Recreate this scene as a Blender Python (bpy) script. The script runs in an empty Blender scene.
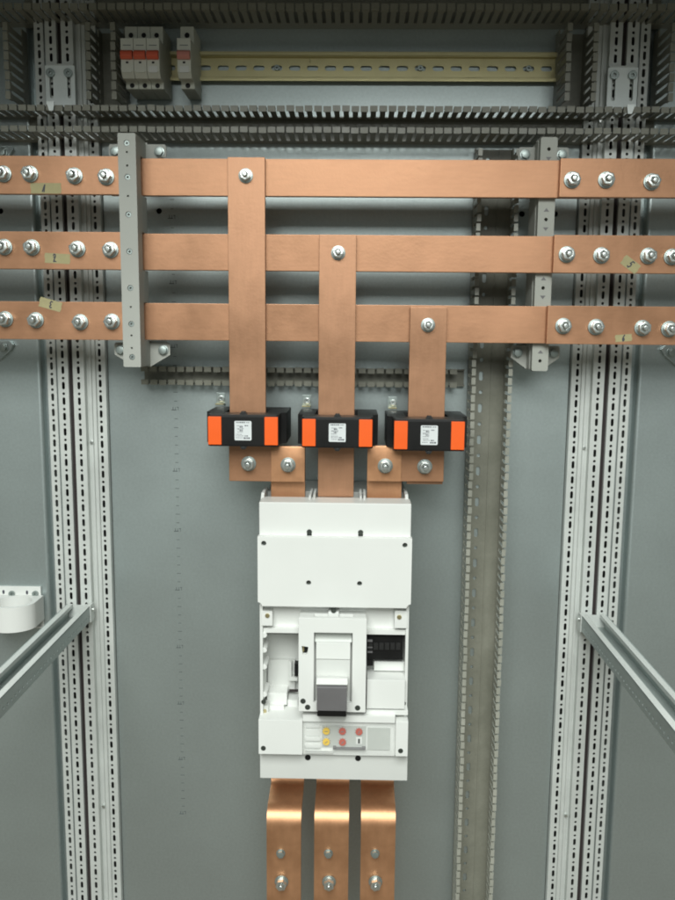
import bpy, bmesh, math, random
from mathutils import Vector, Matrix
from mathutils.geometry import tessellate_polygon
random.seed(7)
S = 0.001
PI = math.pi
scene = bpy.context.scene
COL = scene.collection

# ------------------------------------------------------------------ camera (mm)
FPX = 832.0
DCAM = 1360.0
HCAM = 1500.0
yaw, pitch, roll = math.radians(1.1), math.radians(8.0), math.radians(0.5)
Fv = Vector((-math.sin(yaw) * math.cos(pitch), math.cos(yaw) * math.cos(pitch), -math.sin(pitch)))
R0 = Vector((math.cos(yaw), math.sin(yaw), 0))
U0 = R0.cross(Fv)
Rv = R0 * math.cos(roll) + U0 * math.sin(roll)
Uv = U0 * math.cos(roll) - R0 * math.sin(roll)


def P(px, py, Y):
    """photo pixel -> (X, Z) in mm on the plane of depth Y"""
    d = Fv * FPX + Rv * (px - 337.5) - Uv * (py - 450)
    t = (Y + DCAM) / d.y
    return d.x * t, HCAM + d.z * t


def PX(px, py, Y): return P(px, py, Y)[0]
def PZ(px, py, Y): return P(px, py, Y)[1]


cam = bpy.data.cameras.new('camera')
co = bpy.data.objects.new('camera', cam)
COL.objects.link(co)
M3 = Matrix((Rv, Uv, -Fv)).transposed()
co.matrix_world = Matrix.Translation(Vector((0, -DCAM, HCAM)) * S) @ M3.to_4x4()
cam.sensor_fit = 'HORIZONTAL'
cam.sensor_width = 36
cam.lens = FPX / 675 * 36
cam.clip_start = 0.02
cam.clip_end = 50
scene.camera = co


# ------------------------------------------------------------------ materials
def mat(name, col, rough=0.5, metal=0.0, var=0.08, scale=6.0, bump=0.0, bscale=300.0, stretch=(1, 1, 1),
        tint=None, spec=0.5, coat=0.0, rvar=0.08, alpha=1.0, scratch=0.0, gdir=(1, 1, 1)):
    m = bpy.data.materials.new(name)
    m.use_nodes = True
    nt = m.node_tree
    b = nt.nodes['Principled BSDF']
    b.inputs['Roughness'].default_value = rough
    b.inputs['Metallic'].default_value = metal
    b.inputs['Specular IOR Level'].default_value = spec
    b.inputs['Coat Weight'].default_value = coat
    b.inputs['Alpha'].default_value = alpha
    tc = nt.nodes.new('ShaderNodeTexCoord')
    mp = nt.nodes.new('ShaderNodeMapping')
    mp.inputs['Scale'].default_value = stretch
    nt.links.new(tc.outputs['Object'], mp.inputs['Vector'])
    n = nt.nodes.new('ShaderNodeTexNoise')
    n.inputs['Scale'].default_value = scale
    n.inputs['Detail'].default_value = 6
    n.inputs['Roughness'].default_value = 0.6
    nt.links.new(mp.outputs[0], n.inputs['Vector'])
    cr = nt.nodes.new('ShaderNodeValToRGB')
    cr.color_ramp.elements[0].position = 0.3
    cr.color_ramp.elements[1].position = 0.7
    lo = [max(0, c * (1 - var)) for c in col]
    hi = [min(1, c * (1 + var)) for c in (tint or col)]
    cr.color_ramp.elements[0].color = (*lo, 1)
    cr.color_ramp.elements[1].color = (*hi, 1)
    nt.links.new(n.outputs[0], cr.inputs[0])
    out = cr.outputs[0]
    if scratch > 0:
        n3 = nt.nodes.new('ShaderNodeTexNoise')
        n3.inputs['Scale'].default_value = 240
        n3.inputs['Detail'].default_value = 4
        mp3 = nt.nodes.new('ShaderNodeMapping')
        mp3.inputs['Scale'].default_value = gdir
        nt.links.new(tc.outputs['Object'], mp3.inputs['Vector'])
        nt.links.new(mp3.outputs[0], n3.inputs['Vector'])
        mx = nt.nodes.new('ShaderNodeMix')
        mx.data_type = 'RGBA'
        mx.blend_type = 'MULTIPLY'
        mx.inputs[0].default_value = scratch
        nt.links.new(out, mx.inputs[6])
        mr3 = nt.nodes.new('ShaderNodeMapRange')
        mr3.inputs[1].default_value = 0.3
        mr3.inputs[2].default_value = 0.7
        mr3.inputs[3].default_value = 0.4
        mr3.inputs[4].default_value = 1.0
        nt.links.new(n3.outputs[0], mr3.inputs[0])
        nt.links.new(mr3.outputs[0], mx.inputs[7])
        out = mx.outputs[2]
    nt.links.new(out, b.inputs['Base Color'])
    if rvar > 0:
        mr = nt.nodes.new('ShaderNodeMapRange')
        mr.inputs[1].default_value = 0.3
        mr.inputs[2].default_value = 0.7
        mr.inputs[3].default_value = max(0.02, rough - rvar)
        mr.inputs[4].default_value = min(1, rough + rvar)
        nt.links.new(n.outputs[0], mr.inputs[0])
        nt.links.new(mr.outputs[0], b.inputs['Roughness'])
    if bump > 0:
        n2 = nt.nodes.new('ShaderNodeTexNoise')
        n2.inputs['Scale'].default_value = bscale
        n2.inputs['Detail'].default_value = 3
        nt.links.new(mp.outputs[0], n2.inputs['Vector'])
        bp = nt.nodes.new('ShaderNodeBump')
        bp.inputs['Strength'].default_value = bump
        bp.inputs['Distance'].default_value = 0.0006
        nt.links.new(n2.outputs[0], bp.inputs['Height'])
        nt.links.new(bp.outputs[0], b.inputs['Normal'])
    return m


M = {}
M['plate'] = mat('galvanized_sheet', (0.475, 0.53, 0.53), 0.38, 0.76, 0.05, 2.5, 0.9, 11, tint=(0.485, 0.55, 0.545), rvar=0.035, scratch=.16)
M['frame'] = mat('zinc_coated_frame', (0.66, 0.685, 0.66), 0.45, 0.22, 0.07, 9, 0.1, 200, scratch=.12, gdir=(1, 1, .2))
M['rail'] = mat('zinc_rail', (0.42, 0.47, 0.455), 0.4, 0.5, 0.12, 12, 0.1, 200, stretch=(1, .2, 1), scratch=.15, gdir=(1, .1, 1))
M['dark'] = mat('cavity_shade_steel', (0.035, 0.038, 0.036), 0.7, 0.0, 0.2, 6)  # near-black colour stands in for the shade of the cavity
M['seal'] = mat('rubber_seal', (0.03, 0.022, 0.022), 0.8, 0, 0.2, 20)
M['duct'] = mat('grey_pvc', (0.215, 0.215, 0.172), 0.4, 0, 0.12, 14, tint=(0.24, 0.238, 0.195), scratch=.15)
M['duct_lit'] = mat('lit_grey_pvc', (0.33, 0.335, 0.285), 0.36, 0, 0.12, 14, tint=(0.37, 0.37, 0.32), scratch=.15)  # brighter copy of the duct plastic, stronger light painted into its colour
M['copper'] = mat('aged_copper', (0.44, 0.225, 0.122), 0.42, 0.6, 0.16, 7, 0.15, 260, tint=(0.51, 0.268, 0.155), rvar=0.08, scratch=.11, gdir=(.12, 1, 1))
M['copperv'] = mat('aged_copper_upright', (0.435, 0.225, 0.125), 0.42, 0.6, 0.16, 7, 0.15, 260, tint=(0.505, 0.27, 0.16), rvar=0.08, scratch=.11, gdir=(1, 1, .12))
M['copper2'] = mat('bright_copper', (0.56, 0.28, 0.145), 0.46, 0.8, 0.15, 12, 0.35, 70, tint=(0.64, 0.345, 0.19), rvar=0.08, scratch=.11, gdir=(1, 1, .12))
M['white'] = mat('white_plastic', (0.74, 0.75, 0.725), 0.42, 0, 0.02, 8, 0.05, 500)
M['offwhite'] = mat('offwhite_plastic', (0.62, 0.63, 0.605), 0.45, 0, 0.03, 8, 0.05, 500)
M['screw_holeshade'] = mat('dark_screw_hole_shade', (0.05, 0.058, 0.05), 0.45, 0.3, 0.1, 20)  # dark screws, and the painted shade of flat hole discs
M['roof'] = mat('darkened_roof_steel', (0.09, 0.10, 0.095), 0.6, 0.2, 0.1, 5)  # colour darkened so the upper plate reflects less light
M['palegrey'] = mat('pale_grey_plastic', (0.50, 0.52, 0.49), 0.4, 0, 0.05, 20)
M['midgrey'] = mat('grey_plastic', (0.16, 0.155, 0.16), 0.45, 0, 0.07, 20)
M['black'] = mat('black_plastic', (0.008, 0.008, 0.008), 0.5, 0, 0.2, 20, spec=.25)
M['blackrough'] = mat('dark_grey_casing', (0.02, 0.02, 0.02), 0.5, 0, 0.2, 20, spec=.4)
M['orange'] = mat('orange_plastic', (0.90, 0.115, 0.004), 0.5, 0, 0.04, 20)
M['label'] = mat('label_paper', (0.70, 0.73, 0.74), 0.5, 0, 0.03, 30)
M['ink'] = mat('printed_ink', (0.05, 0.05, 0.07), 0.6, 0, 0.1, 30)
M['fadeink'] = mat('faded_ink', (0.13, 0.15, 0.15), 0.6, 0.3, 0.1, 30)
M['bolt'] = mat('zinc_bolt', (0.62, 0.66, 0.64), 0.3, 0.9, 0.10, 60, tint=(0.68, 0.70, 0.67))
M['washer'] = mat('zinc_washer', (0.36, 0.41, 0.395), 0.4, 0.8, 0.10, 60)
M['brass'] = mat('yellow_zinc_screw', (0.52, 0.45, 0.25), 0.35, 0.8, 0.10, 60)
M['din'] = mat('yellow_chromate', (0.57, 0.51, 0.27), 0.33, 0.5, 0.06, 12, tint=(0.61, 0.55, 0.31))
M['poly'] = mat('grey_polyester', (0.42, 0.43, 0.395), 0.55, 0, 0.05, 14, 0.1, 300)
M['polylight'] = mat('pale_polyester', (0.40, 0.41, 0.37), 0.5, 0, 0.05, 14, 0.1, 300)
M['bracket'] = mat('bright_zinc', (0.88, 0.94, 0.93), 0.4, 0.1, 0.05, 30)
M['device'] = mat('grey_device_plastic', (0.56, 0.57, 0.50), 0.5, 0, 0.05, 30)
M['red'] = mat('red_toggle', (0.55, 0.085, 0.035), 0.45, 0, 0.05, 30)
M['pink'] = mat('faded_red_toggle', (0.50, 0.19, 0.15), 0.5, 0, 0.05, 30)
M['tape'] = mat('masking_tape', (0.42, 0.375, 0.20), 0.7, 0, 0.10, 60)
M['yellow'] = mat('yellow_dial', (0.85, 0.55, 0.03), 0.4, 0, 0.05, 30)
M['reddial'] = mat('red_dial', (0.50, 0.06, 0.03), 0.4, 0, 0.05, 30)
M['cableinside'] = mat('dark_green_bits', (0.03, 0.045, 0.035), 0.5, 0, 0.3, 80)
# clear cover
mc = bpy.data.materials.new('clear_cover')
mc.use_nodes = True
b_ = mc.node_tree.nodes['Principled BSDF']
b_.inputs['Base Color'].default_value = (0.85, 0.88, 0.85, 1)
b_.inputs['Roughness'].default_value = 0.12
b_.inputs['Alpha'].default_value = 0.05
M['clear'] = mc


# ------------------------------------------------------------------ mesh helpers (all mm)
def new(): return bmesh.new()


def box(bm, x0, x1, y0, y1, z0, z1):
    if x1 < x0: x0, x1 = x1, x0
    if y1 < y0: y0, y1 = y1, y0
    if z1 < z0: z0, z1 = z1, z0
    vs = [bm.verts.new((x, y, z)) for x in (x0, x1) for y in (y0, y1) for z in (z0, z1)]
    for f in ((0, 1, 3, 2), (4, 6, 7, 5), (0, 4, 5, 1), (2, 3, 7, 6), (0, 2, 6, 4), (1, 5, 7, 3)):
        bm.faces.new([vs[i] for i in f])
    return vs


def mapv(axis, u, v, a):
    return (u, a, v) if axis == 'y' else ((u, v, a) if axis == 'z' else (a, u, v))


def prism(bm, outer, holes, a0, a1, axis='y', ends=(True, True), rim=True):
    loops = [outer] + list(holes)
    flat = [p for l in loops for p in l]
    tris = tessellate_polygon([[Vector((p[0], p[1], 0)) for p in l] for l in loops])
    va = [bm.verts.new(mapv(axis, p[0], p[1], a0)) for p in flat]
    vb = [bm.verts.new(mapv(axis, p[0], p[1], a1)) for p in flat]
    for t in tris:
        try:
            if ends[0]: bm.faces.new([va[i] for i in t])
            if ends[1]: bm.faces.new([vb[i] for i in t])
        except ValueError:
            pass
    k = 0
    for li, l in enumerate(loops):
        n = len(l)
        if li > 0 or rim:
            for i in range(n):
                j = (i + 1) % n
                bm.faces.new([va[k + i], va[k + j], vb[k + j], vb[k + i]])
        k += n


def poly(bm, pts, a0, a1, axis='y'):
    """simple convex-ish polygon prism with ngon ends (bevels cleanly)"""
    va = [bm.verts.new(mapv(axis, p[0], p[1], a0)) for p in pts]
    vb = [bm.verts.new(mapv(axis, p[0], p[1], a1)) for p in pts]
    bm.faces.new(va)
    bm.faces.new(vb)
    n = len(pts)
    for i in range(n):
        j = (i + 1) % n
        bm.faces.new([va[i], va[j], vb[j], vb[i]])


def circ(cx, cy, r, n=16, ph=0.0, ry=None):
    ry = ry or r
    return [(cx + r * math.cos(ph + 2 * PI * i / n), cy + ry * math.sin(ph + 2 * PI * i / n)) for i in range(n)]


def slot(cx, cy, w, h, n=5):
    """vertical or horizontal rounded slot"""
    pts = []
    if h >= w:
        r = w / 2
        d = h / 2 - r
        for i in range(n + 1): pts.append((cx + r * math.cos(PI * i / n), cy + d + r * math.sin(PI * i / n)))
        for i in range(n + 1): pts.append((cx - r * math.cos(PI * i / n), cy - d - r * math.sin(PI * i / n)))
    else:
        r = h / 2
        d = w / 2 - r
        for i in range(n + 1): pts.append((cx + d + r * math.sin(PI * i / n), cy - r * math.cos(PI * i / n)))
        for i in range(n + 1): pts.append((cx - d - r * math.sin(PI * i / n), cy + r * math.cos(PI * i / n)))
    return pts


def rect(x0, x1, z0, z1): return [(x0, z0), (x1, z0), (x1, z1), (x0, z1)]


def rrect(x0, x1, z0, z1, r, n=4):
    if z1 < z0: z0, z1 = z1, z0
    pts = []
    for cx, cz, a in ((x1 - r, z1 - r, 0), (x0 + r, z1 - r, 90), (x0 + r, z0 + r, 180), (x1 - r, z0 + r, 270)):
        for i in range(n + 1):
            t = math.radians(a + 90 * i / n)
            pts.append((cx + r * math.cos(t), cz + r * math.sin(t)))
    return pts


def obj(name, bm, m, parent=None, bevel=0.0, seg=2, smooth=False, loc=None):
    bmesh.ops.remove_doubles(bm, verts=bm.verts, dist=0.0005)
    bmesh.ops.recalc_face_normals(bm, faces=bm.faces)
    if bevel > 0:
        ed = [e for e in bm.edges if len(e.link_faces) == 2 and e.calc_face_angle(0) > 0.5]
        bmesh.ops.bevel(bm, geom=ed, offset=bevel, segments=seg, profile=0.6, affect='EDGES', clamp_overlap=True)
    off = Vector((0, 0, 0))
    p = parent
    while p is not None:
        off += p.location
        p = p.parent
    if loc is None:
        if parent is None:   # origin to centre of the mesh's base
            xs = [v.co.x for v in bm.verts]; ys = [v.co.y for v in bm.verts]; zs = [v.co.z for v in bm.verts]
            base = Vector(((min(xs) + max(xs)) / 2, (min(ys) + max(ys)) / 2, min(zs))) * S
        else:
            base = off.copy()
    else:
        base = Vector(loc) * S + off
        bmesh.ops.translate(bm, verts=bm.verts, vec=Vector(loc) + off / S)
    bmesh.ops.scale(bm, verts=bm.verts, vec=(S, S, S))
    bmesh.ops.translate(bm, verts=bm.verts, vec=-base)
    me = bpy.data.meshes.new(name)
    bm.to_mesh(me)
    bm.free()
    if smooth or bevel > 0:
        for pl in me.polygons: pl.use_smooth = True
        try:
            me.set_sharp_from_angle(angle=math.radians(35))
        except Exception:
            pass
    me.materials.append(M[m])
    o = bpy.data.objects.new(name, me)
    COL.objects.link(o)
    o.parent = parent
    o.location = base - off
    if bevel > 0:
        wn = o.modifiers.new('weighted', 'WEIGHTED_NORMAL')
        wn.keep_sharp = True
        wn.weight = 100
    return o


def thing(name, label, cat, loc, group=None):
    o = bpy.data.objects.new(name, None)
    COL.objects.link(o)
    o.location = Vector(loc) * S
    o.empty_display_size = 0.02
    o['label'] = label
    o['category'] = cat
    if group: o['group'] = group
    return o


def tag(o, label, cat, group=None):
    o['label'] = label
    o['category'] = cat
    if group: o['group'] = group
    return o


def pbox(bm, x0, x1, y0, y1, Yf, Yb):
    """box whose front face (depth Yf) covers the given photo rectangle, going back to Yb"""
    ym, xm = (y0 + y1) / 2, (x0 + x1) / 2
    box(bm, PX(x0, ym, Yf), PX(x1, ym, Yf), Yf, Yb, PZ(xm, y1, Yf), PZ(xm, y0, Yf))


def wp(px, py, Y):
    x, z = P(px, py, Y)
    return (x, Y, z)


# ------------------------------------------------------------------ plates
ZB, ZT = 380, 2130     # lower/upper extents of the tall sheets
LGX = PX(75, 500, -30)    # centre of left frame gap
RGX = PX(600.4, 500, -30)
PLX0, PLX1 = LGX + 52.5, RGX - 52.5
holes = []
for px, py in ((159, 211), (522, 214), (555, 214)):
    x, z = P(px, py, 0)
    holes.append(circ(x, z, 4.6, 14))
bm = new()
prism(bm, rect(PLX0, PLX1, ZB, ZT), holes, 0, 3)
pl = thing('mounting_plate', 'large galvanized steel mounting plate behind the white circuit breaker', 'mounting plate', ((PLX0 + PLX1) / 2, 0, ZB))
obj('sheet', bm, 'plate', pl)
# etched scale
bm = new()
sx = PX(177.5, 500, 0)
z = PZ(177, 410, 0)
k = -24
while k < 50:
    zz = z - k * 14.6
    if zz > ZB + 30 and zz < ZT - 100:
        if k % 7 == 0:
            box(bm, sx - 7, sx + 1, -0.25, 0.2, zz - .7, zz + .7)
            box(bm, sx - 5, sx - 4, -0.25, 0.2, zz + .7, zz + 5)
            box(bm, sx - 1, sx - .2, -0.25, 0.2, zz + .7, zz + 5)
            box(bm, sx + 1.5, sx + 5, -0.25, 0.2, zz + 4, zz + 5)
            box(bm, sx + 3.6, sx + 4.4, -0.25, 0.2, zz - .7, zz + 4)
        else:
            w = 3.5 if k % 7 in (2, 5) else 2.5
            box(bm, sx - w, sx + w, -0.25, 0.2, zz - .45, zz + .45)
    k += 1
obj('etched_scale', bm, 'fadeink', pl)

bm = new(); box(bm, -1400, 1400, 62, 66, ZB - 60, ZT + 80)  # coloured dark so holes and gaps in front look unlit
tag(obj('cabinet_back_panel', bm, 'dark'), 'rear panel with cavity shade in its colour, seen only through the gaps behind the frames', 'panel')
bm = new(); box(bm, -1400, 1400, -800, 62, ZT + 10, ZT + 14)  # unseen roof, its depth chosen to shade the upper cabinet
tag(obj('cabinet_shade_roof', bm, 'roof', bevel=0.5), 'unseen sheet steel roof added to shade the upper cabinet and top trunking', 'panel')


bm = new(); box(bm, -1400, 1400, -830, -801, 2052, ZT + 14)  # unseen beam, added to keep lamp light off the top
tag(obj('cabinet_shade_header', bm, 'roof', bevel=1), 'unseen steel header beam added along the roof front edge to shade the top', 'beam')


def side_plate(side, lab, hole_px):
    g = LGX if side < 0 else RGX
    e = g + side * 63
    far = e + side * 620
    t = thing('side_mounting_plate', lab, 'mounting plate', ((e + far) / 2, -4, ZB))
    bm = new()
    hs = []
    for px, py in hole_px:
        x, zz = P(px, py, -4); hs.append(circ(x, zz, 4.6, 14))
    prism(bm, rect(min(e, far), max(e, far), ZB, ZT), hs, -4, -1)
    obj('sheet', bm, 'plate', t)
    bm = new()    # rolled edge and return flange
    pts = [(e, -4), (e, -1)]
    n = 6
    arc = [(e - side * 6 * math.sin(PI / 2 * i / n), -4 + 6 * (1 - math.cos(PI / 2 * i / n))) for i in range(n + 1)]
    arc2 = [(e - side * 3 * math.sin(PI / 2 * i / n), -1 + 3 * (1 - math.cos(PI / 2 * i / n))) for i in range(n + 1)]
    outl = arc + [(e - side * 6, 34), (e - side * 3, 34)] + arc2[::-1]
    prism(bm, outl, [], ZB, ZT, 'z')
    obj('folded_edge', bm, 'plate', t, smooth=True)
    return t


side_plate(-1, 'galvanized plate of the neighbouring bay on the left, behind the white ring bracket', [(0.5, 211)])
side_plate(1, 'galvanized plate of the neighbouring bay at the right edge, beyond the right frame', [])


# ------------------------------------------------------------------ frame uprights
def strip(bm, x0, x1, yf, z0, z1, phase=0.0, back=1.6, hx=None):
    hx = (x0 + x1) / 2 if hx is None else hx
    z = z0
    while z < z1:
        hs = [slot(hx, z + 7.5, 4.6, 12.5, 4), circ(hx, z + 19.5, 2.3, 8)]
        prism(bm, rect(x0, x1, z, z + 25), hs, yf, yf + back, rim=False)
        z += 25


def sheetz(bm, pts, th=1.5):
    """folded vertical sheet following plan points"""
    for (xa, ya), (xb, yb) in zip(pts[:-1], pts[1:]):
        d = Vector((xb - xa, yb - ya, 0)).normalized()
        nrm = Vector((-d.y, d.x, 0)) * th
        q = [(xa, ya), (xb, yb), (xb + nrm.x, yb + nrm.y), (xa + nrm.x, ya + nrm.y)]
        poly(bm, q, ZB - 20, ZT, 'z')


def upright(g, s, inner, lab):
    """inner: the upright beside the main mounting plate"""
    t = thing('frame_upright', lab, 'cabinet frame', (g + s * 20, -30, ZB), 'perforated frame uprights')
    q = lambda v: g + s * v
    if inner:
        bm = new(); strip(bm, min(q(3.8), q(22)), max(q(3.8), q(22)), -30, ZB, ZT)
        obj('perforated_strip', bm, 'frame', t)
        bm = new(); strip(bm, min(q(36.5), q(50)), max(q(36.5), q(50)), -12, ZB + 3, ZT, hx=q(42))
        obj('perforated_strip', bm, 'frame', t)
        bm = new()
        pts = [(q(22), -30), (q(22.5), -18), (q(25), -18), (q(26), -20), (q(30), -20), (q(31), -17), (q(36), -17), (q(36.5), -12)]
        for a, b in zip(pts[:-1], pts[1:]):
            v = [bm.verts.new((a[0], a[1], ZB - 20)), bm.verts.new((b[0], b[1], ZB - 20)),
                 bm.verts.new((b[0], b[1], ZT)), bm.verts.new((a[0], a[1], ZT))]
            bm.faces.new(v)
        v = None
        bmesh.ops.remove_doubles(bm, verts=bm.verts, dist=0.01)
        obj('ribbed_web', bm, 'frame', t)
        bm = new()
        box(bm, q(50), q(51.2), -12, 4, ZB, ZT)
        obj('side_flange', bm, 'frame', t)
        bm = new()
        box(bm, q(3.8), q(5.2), -28.3, 60, ZB, ZT)
        obj('side_flange', bm, 'frame', t)
        for zc in (PZ(92, 442, -19), PZ(92, 805, -19), PZ(92, 120, -19)):
            bm = new()
            prism(bm, circ(q(28), zc, 2.8, 10), [], -24, -20)
            obj('screw', bm, 'bolt', t, bevel=0.5)
    else:
        bm = new(); strip(bm, min(q(3.8), q(20.5)), max(q(3.8), q(20.5)), -30, ZB, ZT)
        obj('perforated_strip', bm, 'frame', t)
        bm = new(); strip(bm, min(q(25), q(38)), max(q(25), q(38)), -25, ZB + 6, ZT, hx=q(32))
        obj('perforated_strip', bm, 'frame', t)
        bm = new()
        box(bm, q(20.5), q(25), -22, -20, ZB, ZT)
        obj('recessed_web', bm, 'rail', t)
        bm = new()
        box(bm, q(38), q(39.2), -25, 30, ZB, ZT)
        obj('side_flange', bm, 'frame', t)
        bm = new()
        box(bm, q(3.8), q(5.2), -28.3, 60, ZB, ZT)
        obj('side_flange', bm, 'frame', t)
        bm = new()
        box(bm, q(39.4), q(57), 14, 16, ZB, ZT)
        obj('rear_channel', bm, 'plate', t)
    return t


upright(LGX, 1, True, 'perforated upright left of the main plate, beside the etched scale')
upright(LGX, -1, False, 'perforated upright at the left, on the side of the ring bracket')
upright(RGX, -1, True, 'perforated upright right of the main plate, beside the vertical trunking')
upright(RGX, 1, False, 'perforated upright at the right, on the side of the far right plate')
for g, lab in ((LGX, 'dark rubber seal in the gap of the left pair of uprights'),
               (RGX, 'dark rubber seal in the gap of the right pair of uprights')):
    bm = new(); box(bm, g - 3.7, g + 3.7, -23, 20, ZB, ZT)
    tag(obj('frame_seal', bm, 'seal', bevel=0.6), lab, 'seal', 'seals between joined frames')


# ------------------------------------------------------------------ wiring ducts
def duct(lab, axis, a0, a1, c0, c1, depth, pitch=13.7, lip=6.0, slots=True, solid=22, m='duct'):
    """axis 'x' (horizontal) or 'z' (vertical); a0..a1 along the axis; c0..c1 across"""
    if axis == 'x':
        t = thing('wiring_duct', lab, 'wiring duct', ((a0 + a1) / 2, -1, min(c0, c1)), 'slotted wiring ducts')
    else:
        t = thing('wiring_duct', lab, 'wiring duct', ((c0 + c1) / 2, -1, min(a0, a1)), 'slotted wiring ducts')

    def B(bm, a, b, c, d, y0, y1):
        if axis == 'x': box(bm, a, b, y0, y1, c, d)
        else: box(bm, c, d, y0, y1, a, b)
    # base
    bm = new()
    if slots:
        a = a0
        cm = c0 + (c1 - c0) * 0.36
        n = 0
        while a < a1 - 1:
            e = min(a + 26, a1)
            if e - a > 20:
                if axis == 'x':
                    h = [slot((a + e) / 2, cm, 14, 6)] if n % 2 == 0 else [circ((a + e) / 2, cm, 2.6, 10)]
                    prism(bm, rect(a, e, c0, c1), h, -3, -0.6, rim=False)
                else:
                    h = [slot(cm, (a + e) / 2, 6.5, 15)] if n % 2 == 0 else [circ(cm, (a + e) / 2, 3, 10)]
                    prism(bm, rect(c0, c1, a, e), h, -3, -0.6, rim=False)
            else:
                B(bm, a, e, c0, c1, -3, -0.6)
            a = e
            n += 1
        cr_ = c0 + (c1 - c0) * 0.62
        B(bm, a0, a1, cr_, cr_ + 2, -5, -3)
    else:
        B(bm, a0, a1, c0, c1, -3, -0.6)
    obj('duct_base', bm, 'duct', t)
    # walls
    for w in (0, 1):
        bm = new()
        c = c0 if w == 0 else c1
        s = 1 if w == 0 else -1       # inward direction
        B(bm, a0, a1, c, c + s * 1.8, -solid, -3)
        n = int((a1 - a0) / pitch)
        for i in range(n):
            a = a0 + (i + .5) * pitch + random.uniform(-.3, .3)
            j = random.uniform(-0.6, 0.6)
            hw = pitch * 0.30
            hd = pitch * (0.39 if m == 'duct_lit' or depth < 40 else 0.415)
            # stem
            if axis == 'x': vs = box(bm, a - hw, a + hw, -depth + 9, -solid, c, c + s * 1.6)
            else: vs = box(bm, c, c + s * 1.6, -depth + 9, -solid, a - hw, a + hw)
            # head
            hv = []
            if axis == 'x':
                hv += box(bm, a - hd, a + hd, -depth + 1.2, -depth + 11, c, c + s * 1.8)
                hv += box(bm, a - hd, a + hd, -depth, -depth + 1.6, c - s * 1.2, c + s * lip)
                hv += box(bm, a - hd, a + hd, -depth + 1.6, -depth + 3.4, c - s * 1.2, c)
            else:
                hv += box(bm, c, c + s * 1.8, -depth + 1.2, -depth + 11, a - hd, a + hd)
                hv += box(bm, c - s * 1.2, c + s * lip, -depth, -depth + 1.6, a - hd, a + hd)
                hv += box(bm, c - s * 1.2, c, -depth + 1.6, -depth + 3.4, a - hd, a + hd)
            for v in hv:
                if axis == 'x': v.co.z += j
                else: v.co.x += j
        obj('finger_wall', bm, m, t)
    return t


YD = -80
# upper horizontal trunking A
zA = PZ(337, 9, YD)
duct('dark grey slotted trunking along the very top edge, above the yellow rail', 'x', -640, 640, zA, zA + 62, 80, slots=False, lip=8)
zB1, zB0 = PZ(337, 106.5, YD), PZ(337, 132, YD)
duct('long dark slotted trunking crossing the full width just above the busbars', 'x', -640, 640, zB0, zB1, 80, slots=False, lip=7)
zV0, zV1 = zB1 + 8, zA - 8
xa = PX(86.5, 60, YD); xb = PX(115, 60, YD)
duct('short upright trunking directly left of the three pole fuse switch', 'z', zV0, zV1, xa, xb, 80, slots=False)
xa = PX(567, 60, YD); xb = PX(597, 60, YD)
duct('short upright trunking at the right end of the yellow rail', 'z', zV0, zV1, xa, xb, 80, slots=False)
xb = PX(8, 60, YD)
duct('short upright trunking at the top left corner of the photo', 'z', zV0, zV1, xb - 62, xb, 80, slots=False)
xa = PX(671, 60, YD)
duct('short upright trunking at the top right corner of the photo', 'z', zV0, zV1, xa, xa + 62, 80, slots=False)
xa = PX(471, 430, -60); xb = PX(509.5, 430, -60)
duct('tall vertical grey trunking with slotted base, running right of the circuit breaker', 'z', ZB, zB0 - 8, xa, xb, 60, lip=5, solid=12, m='duct_lit')
z1 = PZ(300, 368.5, -32); z0 = PZ(300, 385.5, -32)
duct('narrow short trunking behind the vertical copper bars above the transformers', 'x', PX(140, 376, -32), xa - 6, z0, z1, 32, pitch=14.5, lip=7, solid=12, slots=False)

# ------------------------------------------------------------------ DIN rail
zc = PZ(337, 66.5, -14)
x0, x1 = PX(124, 66, -14), PX(557, 66, -14)
t = thing('mounting_rail', 'yellow chromated slotted top hat rail below the top trunking', 'rail', ((x0 + x1) / 2, -4, zc - 20))
H = 21.5
bm = new()
box(bm, x0, x1, -15, -13.6, zc + H - 5, zc + H)
box(bm, x0, x1, -15, -13.6, zc - H, zc - H + 5)
box(bm, x0, x1, -13.6, -4, zc + H - 6.4, zc + H - 5)
box(bm, x0, x1, -13.6, -4, zc - H + 5, zc - H + 6.4)
obj('rail_flange', bm, 'din', t, bevel=0.4)
bm = new()
a = x0
hx = []
n = int((x1 - x0) / 27.6)
pt = (x1 - x0) / n
for i in range(n):
    a = x0 + i * pt
    prism(bm, rect(a, a + pt, zc - H + 6.4, zc + H - 6.4), [slot(a + pt / 2, zc, 17.5, 7.5)], -5.4, -4, rim=False)
obj('slotted_web', bm, 'din', t)
for px in (278.5, 419.5, 527):
    bm = new()
    i = round((PX(px, 67, -5) - x0) / pt - .5)
    xc = x0 + (i + .5) * pt
    prism(bm, circ(xc, zc, 4.2, 14), [circ(xc, zc, 1.4, 6)], -9, -5.4)
    obj('screw', bm, 'washer', t, bevel=.4)


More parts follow.
